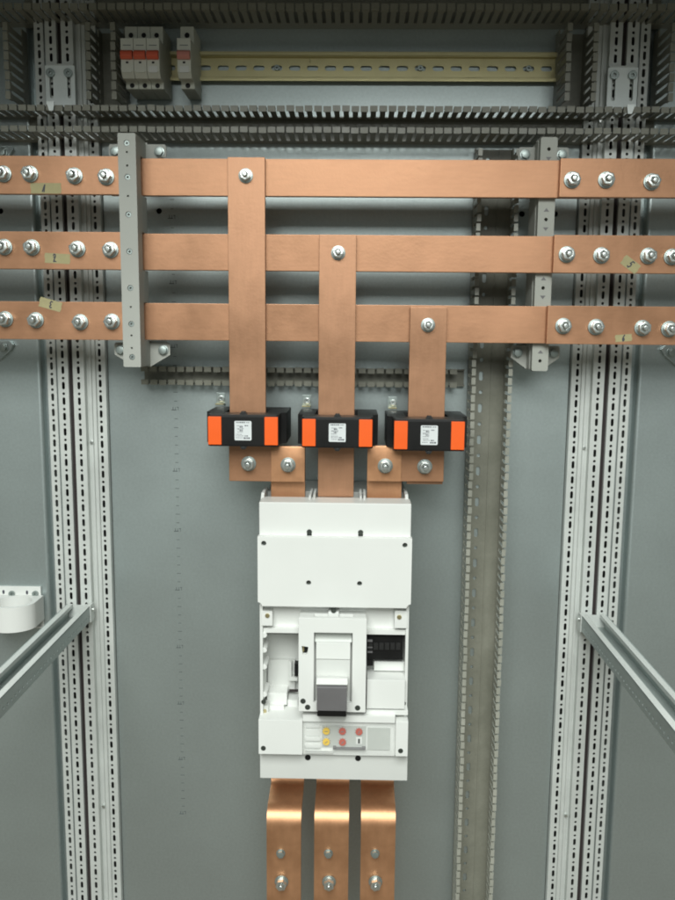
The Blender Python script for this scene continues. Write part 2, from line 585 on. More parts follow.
# ------------------------------------------------------------------ modular devices
def module(px0, px1, n, lab, name, cat, togmat):
    Yc, Ys, Yt = -88, -62, -4
    X0, X1 = PX(px0, 57, Yc), PX(px1, 57, Yc)
    xc = (X0 + X1) / 2
    zt, zb = PZ(px0, 26.5, Ys), PZ(px0, 89, Ys)
    z38, z76 = PZ(px0, 38, Yc) , PZ(px0, 77, Yc)
    t = thing(name, lab, cat, (xc, Yt, zb))
    w = (X1 - X0) / n
    for i in range(n):
        bm = new()
        a, b = X0 + i * w + .25, X0 + (i + 1) * w - .25
        pts = [(Yt, zb), (Ys, zb), (Ys, z76), (Yc + 8, z76), (Yc, z76 + 8), (Yc, z38), (Ys, z38), (Ys, zt), (Yt, zt)]
        poly(bm, pts, a, b, 'x')
        obj('pole_housing', bm, 'device', t, bevel=.7)
        bm = new()
        m = (a + b) / 2
        bm.free()
        for zz in (zt - (zt - z38) * .5, zb + (z76 - zb) * .5):
            bm = new()
            prism(bm, circ(m, zz, w * .24, 14), [circ(m, zz, w * .19, 14)], Ys - .6, Ys + 1)
            tr = obj('terminal_ring', bm, 'device', t)
            bm = new()
            prism(bm, circ(m, zz, w * .188, 14), [], Ys - .3, Ys + .2)
            obj('terminal_opening', bm, 'black', tr)
        zr = PZ(px0, 55, Yc)
        bm = new()
        poly(bm, circ(0, 0, 7, 14, 0) and [(Yc + 2, zr - 6), (Yc - 4, zr - 6.5), (Yc - 7, zr - 2), (Yc - 6.5, zr + 3), (Yc - 3, zr + 6), (Yc + 2, zr + 6)], a + .6, b - .6, 'x')
        obj('toggle', bm, togmat, t, bevel=.9)
        bm = new()
        box(bm, m - 1.8, m + 1.8, Yc - .4, Yc + .5, zr - 11.5, zr - 9)
        obj('indicator_window', bm, 'black', t)
        bm = new()
        box(bm, m - w * .33, m + w * .33, Yc - .3, Yc + .5, zr - 24, zr - 15)
        obj('paper_label', bm, 'offwhite' if i == n - 1 else 'device', t)
        bm = new()
        box(bm, m - w * .3, m + w * .3, Yc - .3, Yc + .5, zr + 13, zr + 14)
        obj('printed_line', bm, 'fadeink', t)
    return t


module(120.5, 159.5, 3, 'grey three pole fuse switch with red toggles on the yellow rail', 'fuse_switch', 'switch', 'red')
module(177, 191, 1, 'narrow single pole module with faded pink toggle on the yellow rail', 'modular_switch', 'switch', 'pink')


# ------------------------------------------------------------------ frame joining brackets at the top
def join_bracket(px0, px1, py0, py1, s, lab):
    Y = -37
    X0, X1 = PX(px0, 85, Y), PX(px1, 85, Y)
    zt, zb = PZ((px0 + px1) / 2, py0, Y), PZ((px0 + px1) / 2, py1, Y)
    t = thing('frame_bracket', lab, 'bracket', ((X0 + X1) / 2, -31, zb), 'slotted frame brackets')
    w = X1 - X0
    xs = (X0 + w * .2, X1 - w * .2)
    bm = new()
    prism(bm, rect(X0, X1, zb, zt), [slot(x, zt - (zt - zb) * .52, 5.5, (zt - zb) * .62) for x in xs], Y, Y + 3)
    obj('slotted_plate', bm, 'bracket', t)
    bm = new()
    box(bm, X0 + w * .05, X1 - w * .05, Y + 1, -31, zt + .3, zt + 3)
    obj('top_lip', bm, 'frame', t, bevel=.5)
    bm = new()
    xm = (X0 + X1) / 2
    poly(bm, [(xm - 3 * s, zb - .3), (xm + 14 * s, zb - .3), (xm + 9 * s, zb - 9), (xm + 2 * s, zb - 14)], Y - 3, Y - 1)
    obj('hook', bm, 'bracket', t)
    bm = new()
    poly(bm, [(xm - 6 * s, zb - 7), (xm + 6 * s, zb - 7), (xm + 4 * s, zb - 20), (xm - 2 * s, zb - 20)], -84, -82)
    obj('hook', bm, 'bracket', t)
    for x in xs:
        zz = zt - (zt - zb) * .2
        bm = new()
        prism(bm, circ(x, zz, 6.4, 18), [circ(x, zz, 2.6, 6)], Y - 5, Y - .1)
        obj('screw', bm, 'washer', t, bevel=.8)


join_bracket(45.5, 75, 65.5, 105, 1, 'bright slotted zinc bracket on the left pair of uprights, near the top')
join_bracket(607.5, 637.5, 67.5, 108, -1, 'bright slotted zinc bracket on the right pair of uprights, near the top')

# ------------------------------------------------------------------ bolts
BM = {}


def bolt_meshes():
    def mk(bm, nm, m):
        bmesh.ops.remove_doubles(bm, verts=bm.verts, dist=0.0005)
        bmesh.ops.recalc_face_normals(bm, faces=bm.faces)
        ed = [e for e in bm.edges if len(e.link_faces) == 2 and e.calc_face_angle(0) > 0.6]
        bmesh.ops.bevel(bm, geom=ed, offset=.5, segments=2, profile=0.6, affect='EDGES', clamp_overlap=True)
        bmesh.ops.scale(bm, verts=bm.verts, vec=(S, S, S))
        me = bpy.data.meshes.new(nm)
        bm.to_mesh(me); bm.free()
        for p in me.polygons: p.use_smooth = True
        me.set_sharp_from_angle(angle=math.radians(30))
        me.materials.append(M[m])
        BM[nm] = me
    bm = new(); prism(bm, circ(0, 0, 11.6, 28), [circ(0, 0, 5, 16)], -2.2, -.05); mk(bm, 'washer', 'washer')
    bm = new(); prism(bm, circ(0, 0, 9.2, 24), [circ(0, 0, 5, 16)], -4.6, -2.25); mk(bm, 'spring_washer', 'bolt')
    bm = new()
    prism(bm, circ(0, 0, 9.3, 6), [circ(0, 0, 4.3, 16)], -13.5, -4.65)
    mk(bm, 'nut', 'bolt')
    bm = new()
    r = 4.3
    pts = [(r * .2, -19), (r * .8, -19), (r, -18)]
    prev = None
    zz = -18
    prof = [(0.01, -19), (r * .75, -19)]
    while zz < 0:
        prof += [(r, zz), (r * .86, zz + .7)]
        zz += 1.4
    rings = []
    for rr, y in prof:
        rings.append([bm.verts.new((rr * math.cos(2 * PI * i / 14), y, rr * math.sin(2 * PI * i / 14))) for i in range(14)])
    for a, b in zip(rings[:-1], rings[1:]):
        for i in range(14):
            bm.faces.new([a[i], a[(i + 1) % 14], b[(i + 1) % 14], b[i]])
    mk(bm, 'bolt', 'bolt')
    # domed hex head bolt
    bm = new()
    prism(bm, circ(0, 0, 8.0, 6), [], -8.6, -2.2)
    mk(bm, 'bolt_head', 'washer')


bolt_meshes()


def bolt(parent, x, y, z, rot=None, scale=1.0, head=False):
    pw = parent.location
    def lk(nm, me, par, loc, rz=0.0):
        o = bpy.data.objects.new(nm, me); COL.objects.link(o); o.parent = par
        o.location = loc; o.rotation_euler = (0, rz, 0)
        return o
    rot = random.uniform(0, PI) if rot is None else rot
    b = lk('bolt', BM['bolt_head' if head else 'bolt'], parent, Vector((x, y, z)) * S - pw, rot)
    b.scale = (scale,) * 3
    w_ = lk('washer', BM['washer'], b, (0, 0, 0))
    if head: w_.scale = (.82, 1, .82)
    if not head: lk('spring_washer', BM['spring_washer'], b, (0, 0, 0))
    if not head: lk('nut', BM['nut'], b, (0, random.uniform(-.0008, 0), 0), random.uniform(0, 1))
    return b


# ------------------------------------------------------------------ horizontal busbars
YM = -130   # front of middle bars (10 thick)
YS_ = -141  # front of end sections
rows = ((159.2, 196.6), (234.8, 271.4), (304.6, 341.6))   # photo y of top/bottom edge at x = 340
names = ('upper', 'second', 'lowest')
xL, xR = PX(112, 250, YM), PX(600, 250, YM)
for (ya, yb), nm in zip(rows, names):
    bm = new()
    box(bm, xL, xR, YM, YM + 10, PZ(340, yb, YM), PZ(340, ya, YM))
    o = obj('busbar', bm, 'copper', bevel=.8)
    tag(o, '%s of the three long horizontal copper bars across the middle of the plate' % nm, 'busbar', 'middle horizontal copper bars')
leftb = ((-1, 172), (26, 172), (71, 174), (103, 175)), ((0, 246), (28, 246.5), (74, 248), (107.5, 249)), ((1, 319), (32, 320), (77, 322), (109, 321.5))
rightb = ((575, 178), (609.5, 178), (655.5, 180)), ((569.5, 253.5), (604.5, 254.5), (652, 255), (676, 256)), ((566, 326), (599, 327), (646, 328), (673, 329))
tapeid = {(-1, 0): '1', (-1, 1): '2', (-1, 2): '3', (1, 1): '5', (1, 2): '6'}
ROWZ = [(PZ(340, yb, YM), PZ(340, ya, YM)) for ya, yb in rows]
for side, bl in ((-1, leftb), (1, rightb)):
    for r in range(3):
        z0, z1 = ROWZ[r]
        if side < 0: a, b = PX(-160, 250, YS_), PX(131, 250, YS_)
        else: a, b = PX((557, 554, 550.5)[r], 250, YS_), PX(830, 250, YS_)
        s = 'left' if side < 0 else 'right'
        loc = ((a + b) / 2, YS_, z0)
        nmr = names[r]
        extra = ('marked by tape numbered ' + tapeid[(side, r)]) if (side, r) in tapeid else 'without any tape mark'
        t = thing('busbar', '%s bolted copper end bar at the %s edge, %s' % (nmr, s, extra), 'busbar', loc, 'bolted copper end bars')
        bm = new()
        box(bm, a, b, YS_, YS_ + 10, z0 - .6, z1 + .6)
        obj('copper_bar', bm, 'copper', t, bevel=.8)
        for px, py in bl[r]:
            x, z = P(px, py, YS_ - 16)
            bolt(t, x, YS_, z)


# tape marks
GL = {'1': [[(-.5, -1), (.25, 1), (.3, -1)], [(-.1, .2), (.3, .95)]],
      '2': [[(-.5, .6), (-.2, 1), (.3, .9), (.35, .4), (-.1, -.2), (-.5, -.9), (0, -.75), (.6, -.9)], [(-.4, .3), (.1, .1)]],
      '3': [[(-.5, .8), (.1, 1), (.5, .6), (0, .1), (.55, -.3), (.2, -.9), (-.5, -.8)]],
      '5': [[(.55, 1), (-.35, .9), (-.45, .1), (.2, .25), (.5, -.3), (.2, -.9), (-.5, -.8)]],
      '6': [[(.35, 1), (-.2, .3), (-.45, -.5), (0, -1), (.45, -.6), (.2, -.1), (-.35, -.3)]]}


def tape(px, py, w, h, ang, g, gx, gsz, gang, lab):
    x, z = P(px, py, YS_)
    Y = YS_ - .15
    rot = lambda u, v, a: (u * math.cos(a) - v * math.sin(a), u * math.sin(a) + v * math.cos(a))
    t = thing('tape_label', lab, 'tape label', (x, Y, z), 'masking tape labels')
    bm = new()
    jag = [(-w / 2, -h / 2), (w / 2 - .8, -h / 2), (w / 2 + .4, -h / 6), (w / 2 - .5, h / 6), (w / 2, h / 2), (-w / 2 + .6, h / 2), (-w / 2 - .5, h / 5), (-w / 2 + .7, -h / 5)]
    prism(bm, [tuple(c + d for c, d in zip((x, z), rot(u, v, ang))) for u, v in jag], [], Y - .25, Y)
    obj('tape_strip', bm, 'tape', t)
    bm = new()
    for st in GL[g]:
        pts = [rot(u * gsz * .6, v * gsz, gang) for u, v in st]
        pts = [(x + p[0] + gx[0], z + p[1] + gx[1]) for p in pts]
        for (xa_, za), (xb_, zb) in zip(pts[:-1], pts[1:]):
            d = Vector((xb_ - xa_, zb - za)).normalized()
            e = d * .45
            n_ = Vector((-d.y, d.x)) * (.85)
            q = [(xa_ - e.x + n_.x, za - e.y + n_.y), (xb_ + e.x + n_.x, zb + e.y + n_.y), (xb_ + e.x - n_.x, zb + e.y - n_.y), (xa_ - e.x - n_.x, za - e.y - n_.y)]
            dy = random.uniform(0, .04)
            poly(bm, q, Y - .35 - dy, Y - .26)
    obj('handwritten_number', bm, 'ink', t)


tape(46, 188.3, 44, 14.5, 0, '1', (-3, 0), 5.0, -.15, 'masking tape piece with handwritten 1 on the upper left copper bar')
tape(57.5, 258.5, 37, 14, -.05, '2', (-4, .5), 5.6, 0, 'masking tape piece with handwritten 2 on the second left copper bar')
tape(50.5, 304.5, 33, 14, -.27, '3', (1, 0), 5.0, PI - .25, 'tilted masking tape with upturned handwritten 3 on the lowest left copper bar')
tape(630.5, 264.5, 27, 14.5, -.62, '5', (0, 0), 5.6, -.9, 'diagonal masking tape with handwritten 5 on the second right copper bar')
tape(623.5, 338, 24, 10, .08, '6', (0, 0), 4.4, -.1, 'small masking tape with handwritten 6 on the lowest right copper bar')

# ------------------------------------------------------------------ busbar supports
# left (in front of the bars)
Yf = -168
xa, xb = PX(120.5, 250, Yf) , PX(138.2, 250, Yf)
zt, zb = PZ(129, 133, Yf), PZ(131, 367, Yf)
t = thing('busbar_support', 'tall grey insulating post clamping the busbars at the left, holes in its face', 'busbar support', ((xa + xb) / 2, 0, zb), 'busbar supports')
bm = new()
hs = []
xm = (xa + xb) / 2
zs_big = [143, 177, 214.5, 251.5, 288, 324, 357]
zs_sm = [152, 165.5, 196, 307, 335.5, 348]
prism(bm, rrect(xa, xb, zb, zt, 2), [circ(xm, PZ(130, y, Yf), 4.2, 16) for y in zs_big] + [circ(xm, PZ(130, y, Yf), 1.6, 10) for y in zs_sm], Yf, Yf + 5)
obj('clamp_strip', bm, 'poly', t)
bm = new(); box(bm, xa, xb, Yf + 5.2, -142.5, zb, zt)
# middle portions sit between bars
lim = [zb] + [v for r in reversed(ROWZ) for v in r] + [zt]
for a, b in ((lim[0], lim[1]), (lim[2], lim[3]), (lim[4], lim[5]), (lim[6], lim[7])):
    box(bm, xa, xb, -142.4, -112, a + .8 if a != zb else a, b - .8 if b != zt else b)
obj('insulator_body', bm, 'poly', t, bevel=.8)
for y in zs_big:
    bm = new(); z = PZ(130, y, Yf)
    prism(bm, circ(xm, z, 3.6, 16), [circ(xm, z, 1.7, 6)], Yf + 1.2, Yf + 4)
    obj('screw', bm, 'washer', t)


def foot(t, xa, xb, zc, off, yl, up=1):
    """bolted lugs either side of the post, on spacers reaching back to the plate"""
    xm = (xa + xb) / 2
    bm = new()
    box(bm, xm - 14, xm + 14, yl + 3.2, -4, zc - 14, zc + 14)
    obj('standoff', bm, 'poly', t, bevel=1)
    for s in (1, -1):
        bm = new()
        xi = xm + s * 8
        xo = xm + s * (off + 10)
        poly(bm, [(xi, zc + 11), (xo - s * 2, zc + 11), (xo, zc + 8), (xo, zc - 7), (xi + s * 4, zc - 25 if up > 0 else zc - 11), (xi, zc - 25 if up > 0 else zc - 11)], yl, yl + 3)
        lg = obj('lug', bm, 'poly', t, bevel=.8)
        bolt(t, xm + s * off, yl, zc, head=True, scale=.8)


foot(t, xa, xb, PZ(137, 152, -110), 32, -110, 0)
foot(t, xa, xb, PZ(137, 350, -110), 32, -110)
# right (behind the bars)
Yf = -119
xa, xb = PX(536.5, 250, Yf), PX(553, 250, Yf)
zt, zb = PZ(547, 137, Yf), PZ(539, 371, Yf)
xm = (xa + xb) / 2
t = thing('busbar_support', 'pale grey insulating post behind the busbars at the right, with arrow marks', 'busbar support', (xm, 0, zb), 'busbar supports')
bm = new()
zz = [PZ(545, y, Yf) for y in (149, 219.5, 288, 361)]
prism(bm, rrect(xa, xb, zb, zt, 3), [circ(xm, z, 2.6, 12) for z in zz], Yf, Yf + 14)
obj('front_face', bm, 'polylight', t)
bm = new(); box(bm, xa - 1, xb + 0, Yf + 14.2, -58, zb + 2, zt - 2)
obj('insulator_body', bm, 'poly', t, bevel=.8)
bm = new()
for z, up, dn in ((zz[0], 0, 1), (zz[1], 1, 1), (zz[2], 1, 1), (zz[3], 1, 0)):
    if dn: bm = new(); poly(bm, [(xm - 4, z - 11), (xm + 4, z - 11), (xm, z - 16)], Yf - .3, Yf + .2); obj('arrow_mark', bm, 'midgrey', t)
    if up: bm = new(); poly(bm, [(xm - 4, z + 11), (xm + 4, z + 11), (xm, z + 16)], Yf - .3, Yf + .2); obj('arrow_mark', bm, 'midgrey', t)
foot(t, xa, xb, PZ(540, 155, -84), 27, -84, 0)
foot(t, xa, xb, PZ(535, 353, -84), 27, -84)

# neighbouring supports' feet peeking at the frame edges
for (px, py, s, lab) in ((2, 152, -1, 'small bolted zinc lug at the left edge above the copper bars'),
                         (3, 347, -1, 'small bolted zinc lug at the left edge just under the lowest copper bar'),
                         (672, 352, 1, 'small bolted zinc lug at the right edge just under the lowest copper bar')):
    x, z = P(px, py, -10)
    t = thing('lug_bracket', lab, 'bracket', (x, -4, z), 'bolted lugs at the frame edges')
    bm = new()
    poly(bm, [(x + s * 60, z - 24), (x + s * 60, z + 10), (x - s * 12, z + 10), (x - s * 18, z + 4), (x - s * 12, z - 6), (x + s * 10, z - 24)], -12, -4.2)
    obj('lug_plate', bm, 'plate', t, bevel=1)
    bolt(t, x - s * 2, -12, z - 1, head=True, scale=.8)

# ------------------------------------------------------------------ vertical copper bars + links + breaker feeders
YV = YM - 11
vb = ((227.6, 264.8, 157, 480, (244.5, 174)), (319.8, 355.6, 234.5, 497, (338, 252)), (410.5, 446, 307, 484, (428.8, 325)))
VX = []
vn = ('long left vertical copper bar dropping from the upper busbar', 'middle vertical copper bar dropping from the second busbar',
      'short right vertical copper bar dropping from the lowest busbar')
YTm = -128
for i, (a, b, y0, y1, bp) in enumerate(vb):
    xc = PX((a + b) / 2, y0 + 25, YV); hw = 26.6
    ztop, zbot = PZ(a, y0, YV), PZ(a, y1, YV)
    VX.append(xc)
    t = thing('vertical_busbar', vn[i], 'busbar', (xc, YV, zbot), 'vertical copper bars')
    bm = new(); box(bm, xc - hw, xc + hw, YV, YV + 10, zbot, ztop)
    obj('copper_bar', bm, 'copperv', t, bevel=.8)
    x, z = P(bp[0], bp[1], YV - 14)
    bolt(t, x, YV, z, scale=.88)

# link plates + strips into breaker
for i, (xa_, xb_, pa, pb_, bolts_, side) in enumerate(((229, 305, 271, 305, ((247.5, 465), (287.5, 466)), 'left'), (367.5, 444, 367, 401.5, ((385.5, 467), (425.5, 468)), 'right'))):
    Yl = YV - 9
    z0, z1 = PZ((xa_ + xb_) / 2, 481.5, Yl), PZ((xa_ + xb_) / 2, 446, Yl)
    X0, X1 = PX(xa_, 465, Yl), PX(xb_, 465, Yl)
    t = thing('link_plate', '%s bolted copper link plate between the transformer and the breaker' % side, 'link plate', ((X0 + X1) / 2, Yl, z0), 'copper link plates')
    bm = new(); box(bm, X0, X1, Yl, Yl + 8.6, z0, z1)
    obj('copper_plate', bm, 'copper', t, bevel=1.2)
    ea, eb = PX(pa, 465, Yl), PX(pb_, 465, Yl)
    bm = new(); poly(bm, [(Yl - .1, z0 + .5), (Yl - 2.4, z0 + .5), (Yl - 2.4, z1 - 28), (Yl - 2.0, z1 - 14), (Yl - .6, z1 - 2), (Yl - .1, z1 - .6)], ea + .4, eb - .4, 'x')
    obj('bent_end', bm, 'copper2', t, bevel=1.1, seg=3)
    for px, py in bolts_:
        x, z = P(px, py, Yl - 14)
        bolt(t, x, Yl - (2.3 if ea < x < eb else 0), z, scale=.95)
    a, b = PX(pa, 490, YTm), PX(pb_, 490, YTm)
    bm = new(); box(bm, a, b, YTm, YTm + 9, PZ(300, 520, YTm), z1 - 4)
    tag(obj('terminal_strip', bm, 'copper2', bevel=.8), '%s copper terminal strip entering the top of the breaker' % side, 'busbar', 'breaker feeder strips')

# middle bar already enters the breaker; bottom bars
xs_bot = ((283.2, 'left'), (331.2, 'middle'), (378.2, 'right'))
for px, nm in xs_bot:
    xc = PX(px, 850, -200)
    hw = 26.2
    zs = PZ(px, 783, -115) + 30
    zsh = PZ(px, 799, -165) - 2 + random.uniform(-1.5, 1.5)
    prof = [(-120, zs)]
    # path of the front surface in the Y-Z plane
    def arc(cx, cz, r, a0, a1, n=8):
        return [(cx + r * math.cos(math.radians(a0 + (a1 - a0) * i / n)), cz + r * math.sin(math.radians(a0 + (a1 - a0) * i / n))) for i in range(n + 1)]
    path = [(-115, zs), (-115, zsh + 14)] + arc(-127, zsh + 12, 12, 0, -78) [1:] + arc(-164, zsh - 30, 26, 86, 180, 14) + [(-190, ZB - 10)]
    th = 9
    # build ribbon with thickness
    L, Rr = [], []
    for k in range(len(path)):
        p0 = Vector(path[max(0, k - 1)]); p1 = Vector(path[min(len(path) - 1, k + 1)])
        d = (p1 - p0).normalized()
        n_ = Vector((-d.y, d.x))
        L.append(Vector(path[k]) + n_ * 0); Rr.append(Vector(path[k]) + n_ * th)
    t = thing('outgoing_bar', '%s of three bent copper bars leaving the bottom of the breaker' % nm, 'busbar', (xc, -208, ZB - 10), 'outgoing bent copper bars')
    bm = new()
    ring = [(p.x, p.y) for p in L] + [(p.x, p.y) for p in reversed(Rr)]
    rows_ = []
    for x in (xc - hw, xc + hw):
        rows_.append(([bm.verts.new((x, p.x, p.y)) for p in L], [bm.verts.new((x, p.x, p.y)) for p in Rr]))
    n = len(L)
    for k in range(n - 1):
        for s in (0, 1):
            bm.faces.new([rows_[0][s][k], rows_[0][s][k + 1], rows_[1][s][k + 1], rows_[1][s][k]])
        for e in (0, 1):
            bm.faces.new([rows_[e][0][k], rows_[e][0][k + 1], rows_[e][1][k + 1], rows_[e][1][k]])
    for k in (0, n - 1):
        bm.faces.new([rows_[0][0][k], rows_[0][1][k], rows_[1][1][k], rows_[1][0][k]])
    obj('copper_bar', bm, 'copper2', t, smooth=True)
    x, z = P(px - 3, 857, -200); bolt(t, x, -190.2, z, scale=.72, head=True)
    x, z = P(px - 2.5, 888, -206); bolt(t, x, -190.4, z, scale=.9)


# ------------------------------------------------------------------ current transformers
def ct(i, cx_px, term_px, lab):
    Yf, Yr = -192, -68
    xc = PX(cx_px, 432, Yf)
    z0, z1 = PZ(337, (447.5, 448, 450)[i], Yf), PZ(337, (415.5, 417, 418)[i], Yf)
    t = thing('current_transformer', lab, 'transformer', (xc, Yf + 60, z0), 'black and orange current transformers')
    hw = 50.5
    xbar = VX[i]
    bx0, bx1 = xbar - 31, xbar + 31
    bm = new()
    outer = [(xc - hw + 3, Yf), (xc + hw - 3, Yf), (xc + hw, Yf + 3), (xc + hw, Yf + 32), (xc + hw + 8, Yf + 40), (xc + hw + 8, Yr),
             (xc - hw - 8, Yr), (xc - hw - 8, Yf + 40), (xc - hw, Yf + 32), (xc - hw, Yf + 3)]
    prism(bm, outer, [rect(bx0, bx1, Yf + 34, Yr - 22)], z0, z1, 'z')
    obj('casing', bm, 'blackrough', t, bevel=.9)
    # front panel black
    bm = new(); box(bm, xc - hw + 2, xc + hw - 2, Yf - 1.6, Yf + 1, z0 + 1.5, z1 - 3.5)
    obj('front_panel', bm, 'black', t, bevel=.6)
    for s in (-1, 1):
        a = xc + s * (hw - 1); b = xc + s * (hw - 20)
        bm = new(); box(bm, min(a, b), max(a, b), Yf - 3.6, Yf + 2, z0 + 2.5, z1 - 3)
        obj('orange_clip', bm, 'orange', t, bevel=1)
    bm = new()
    prism(bm, rrect(xc - 12 + (i - 1) * 0, xc + 12, z0 + 9, z1 - 9, 1.5), [], Yf - 2.2, Yf - 1.5)
    lb = obj('rating_label', bm, 'label', t)
    bm = new()
    zl0, zl1 = z0 + 9, z1 - 9
    h = zl1 - zl0
    Yt = Yf - 2.4
    def ln(u0, u1, v, th=.7):
        u = xc - 12 + u0 * 24
        while u < xc - 12 + u1 * 24:
            w = random.uniform(.8, 2.6)
            box(bm, u, min(u + w, xc - 12 + u1 * 24), Yt, Yf - 2.1, zl0 + v * h, zl0 + v * h + th)
            u += w + .6
    ln(.1, .62, .9, 1.4); ln(.68, .9, .91, .8)
    for v in (.74, .6, .55, .42, .3, .22, .12): ln(.08 + random.random() * .1, .42 + random.random() * .15, v, .6)
    ln(.3, .5, .66, 1.6); ln(.3, .48, .48, 1.4)
    ln(.6, .8, .74, 1.2); ln(.6, .78, .2, 1.6); ln(.55, .92, .08, 2.0)
    obj('printed_text', bm, 'ink', lb)
    # centre tabs
    for zc_, s in ((z1, 1), (z0, -1)):
        bm = new()
        poly(bm, [(xc - 6, zc_ - s * 1), (xc + 6, zc_ - s * 1), (xc + 2.5, zc_ + s * 4.5), (xc - 2.5, zc_ + s * 4.5)], Yf + 1, Yf + 9)
        prism(bm, circ(xc, zc_ + s * 2, 2.2, 12), [], Yf - .3, Yf + 2)
        obj('latch_tab', bm, 'blackrough', t, bevel=.6)
    # terminals
    x, z = P(term_px, 407, Yr + 30)
    bm = new()
    box(bm, x - 7, x + 7, Yr + 18, Yr + 20, z1 - 1, z1 + 20)
    box(bm, x - 7, x + 7, Yr + 6, Yr + 26, z1 + .1, z1 + 2.5)
    tp = obj('terminal', bm, 'washer', t, bevel=.5)
    bm = new(); prism(bm, circ(x + 1, z1 + 11, 4.8, 14), [circ(x + 1, z1 + 11, 1.5, 6)], Yr + 13, Yr + 17.9)
    obj('terminal_screw', bm, 'bolt', tp, bevel=.6)
    bm = new(); box(bm, x - 6.5, x + 6.5, Yr + 4, Yr + 24, z1 + 2.6, z1 + 4)
    obj('brass_tongue', bm, 'brass', tp)


ct(0, 243.2, 222, 'black and orange current transformer around the left vertical bar')
ct(1, 337.3, 307, 'black and orange current transformer around the middle vertical bar')
ct(2, 429.2, 392, 'black and orange current transformer around the right vertical bar')

# ------------------------------------------------------------------ circuit breaker
FY = -200
bx_, bz_ = P(334, 779, FY)
cb = thing('circuit_breaker', 'large white moulded case circuit breaker with grey lever on the mounting plate', 'circuit breaker', (bx_, -5, bz_))


def pb(name, m, rects, bevel=1.0, parent=None, split=True):
    if split:
        for r in rects:
            bm = new(); pbox(bm, *r)
            o = obj(name, bm, m, parent or cb, bevel=bevel)
        return o
    bm = new()
    for r in rects: pbox(bm, *r)
    return obj(name, bm, m, parent or cb, bevel=bevel)


def pholes(name, m, spots, r, Y0, Y1, parent=None, bevel=0, n=16):
    for px, py in spots:
        bm = new()
        x, z = P(px, py, Y0)
        prism(bm, circ(x, z, r, n), [], Y0, Y1)
        o = obj(name, bm, m, parent or cb, bevel=bevel)
    return o


XL, XRr = PX(258.5, 640, FY), PX(409.5, 640, FY)
def z(y, Y=FY): return PZ(334, y, Y)
def x(px, Y=FY): return PX(px, 640, Y)
# body behind everything
bm = new()
box(bm, XL + 2, XRr - 2, -100, -4, z(776), z(505))
obj('base_housing', bm, 'offwhite', cb, bevel=1.5)
# top hood with pockets for the bars
bm = new()
hz1 = z(503, -190)
bars_x = [PX(288, 495, -125), PX(337.5, 495, -125), PX(384, 495, -125)]
box(bm, XL + .5, XRr - .5, -190, -150, z(538, -190) - 4, hz1)
hood = obj('terminal_hood', bm, 'white', cb, bevel=2.0, seg=3)
bm = new()
px_w = (262.5, 310.5, 314.5, 360.5, 364.5, 407)
for p in px_w:
    xx = PX(p, 500, -150)
    if p < 270: poly(bm, [(-160, hz1 - 2), (-150, hz1 + 6), (-104, hz1 + 6), (-104, hz1 - 60), (-160, hz1 - 60)], xx - 1.5, xx + 3, 'x')
    elif p > 400: poly(bm, [(-160, hz1 - 2), (-150, hz1 + 6), (-104, hz1 + 6), (-104, hz1 - 60), (-160, hz1 - 60)], xx - 3, xx + 1.5, 'x')
    else: poly(bm, [(-170, hz1 - 2), (-160, hz1 + 5), (-104, hz1 + 5), (-104, hz1 - 60), (-170, hz1 - 60)], xx - 1.6, xx + 1.6, 'x')
box(bm, XL + 5, XRr - 5, -150.2, -146, hz1 - 60, hz1 - .6)
box(bm, XL + 3, XRr - 3, -112, -104, hz1 - 60, hz1 - 14)
obj('phase_barrier', bm, 'white', cb, bevel=.8)
bm = new(); box(bm, XL + 6, XRr - 6, -146, -112, hz1 - 60, hz1 - 22)
obj('terminal_pocket', bm, 'black', cb)
# upper cover
bm = new()
zc0, zc1 = z(607.5), z(537.5)
holes = [circ(*P(px, py, FY), 3.6, 16) for px, py in ((263.7, 543.5), (405, 545.5), (308.6, 583), (359.6, 583.8))]
def notch(cx, cz, r, q):
    return [(cx + r * math.cos(math.radians(a)), cz + r * math.sin(math.radians(a))) for a in q]
outer = [(XL - 1, zc1), (XL - 1, zc0 + 6)] + notch(XL - 1, zc0, 6, range(90, -1, -15))[1:] + notch(XRr + 1, zc0, 6, range(180, 89, -15)) + [(XRr + 1, zc1)]
prism(bm, outer, holes, FY, FY + 12)
uc = obj('upper_cover', bm, 'white', cb, bevel=.9)
bm = new(); box(bm, XL, XRr, FY + 13, -150, zc0 + 7, zc1 - .5)
box(bm, XL, XRr, -150, -99.5, z(606, -150), hz1 - 62)
obj('upper_body', bm, 'white', cb, bevel=1)
pholes('cover_screw', 'screw_holeshade', ((263.9, 543.7), (404.9, 545.6), (308.8, 583), (359.4, 583.8)), 3.5, FY + 5, FY + 9)
# two half round screw recesses on hood
pholes('hood_screw', 'screw_holeshade', ((309.3, 532), (360.6, 532.5)), 3.8, -190.6, -186)
pholes('hood_recess', 'black', ((309.3, 534.4), (360.6, 534.9)), 3.6, -190.3, -186)

# lower tray: surrounding walls
zl1, zl0 = z(608.5), z(719.5)
YT = -150
bm = new()
box(bm, XL + .5, XL + 5, -188, -100, zl0, zl1 + 6)
box(bm, XRr - 5, XRr - .5, -188, -100, zl0, zl1 + 6)
box(bm, XL + 5, XRr - 5, -176, -172, z(628, -176), zl1 + 5)      # recessed top strip
box(bm, XL + 5, XRr - 5, -172, -100, z(633.5, -186) - 3, z(628.5, -176) - .1)
obj('tray_wall', bm, 'white', cb, bevel=.8)
bm = new()
box(bm, XL + 5, XRr - 5, -184, -176.2, z(634, -184), z(629, -184))
obj('tray_ledge', bm, 'white', cb, bevel=.8)
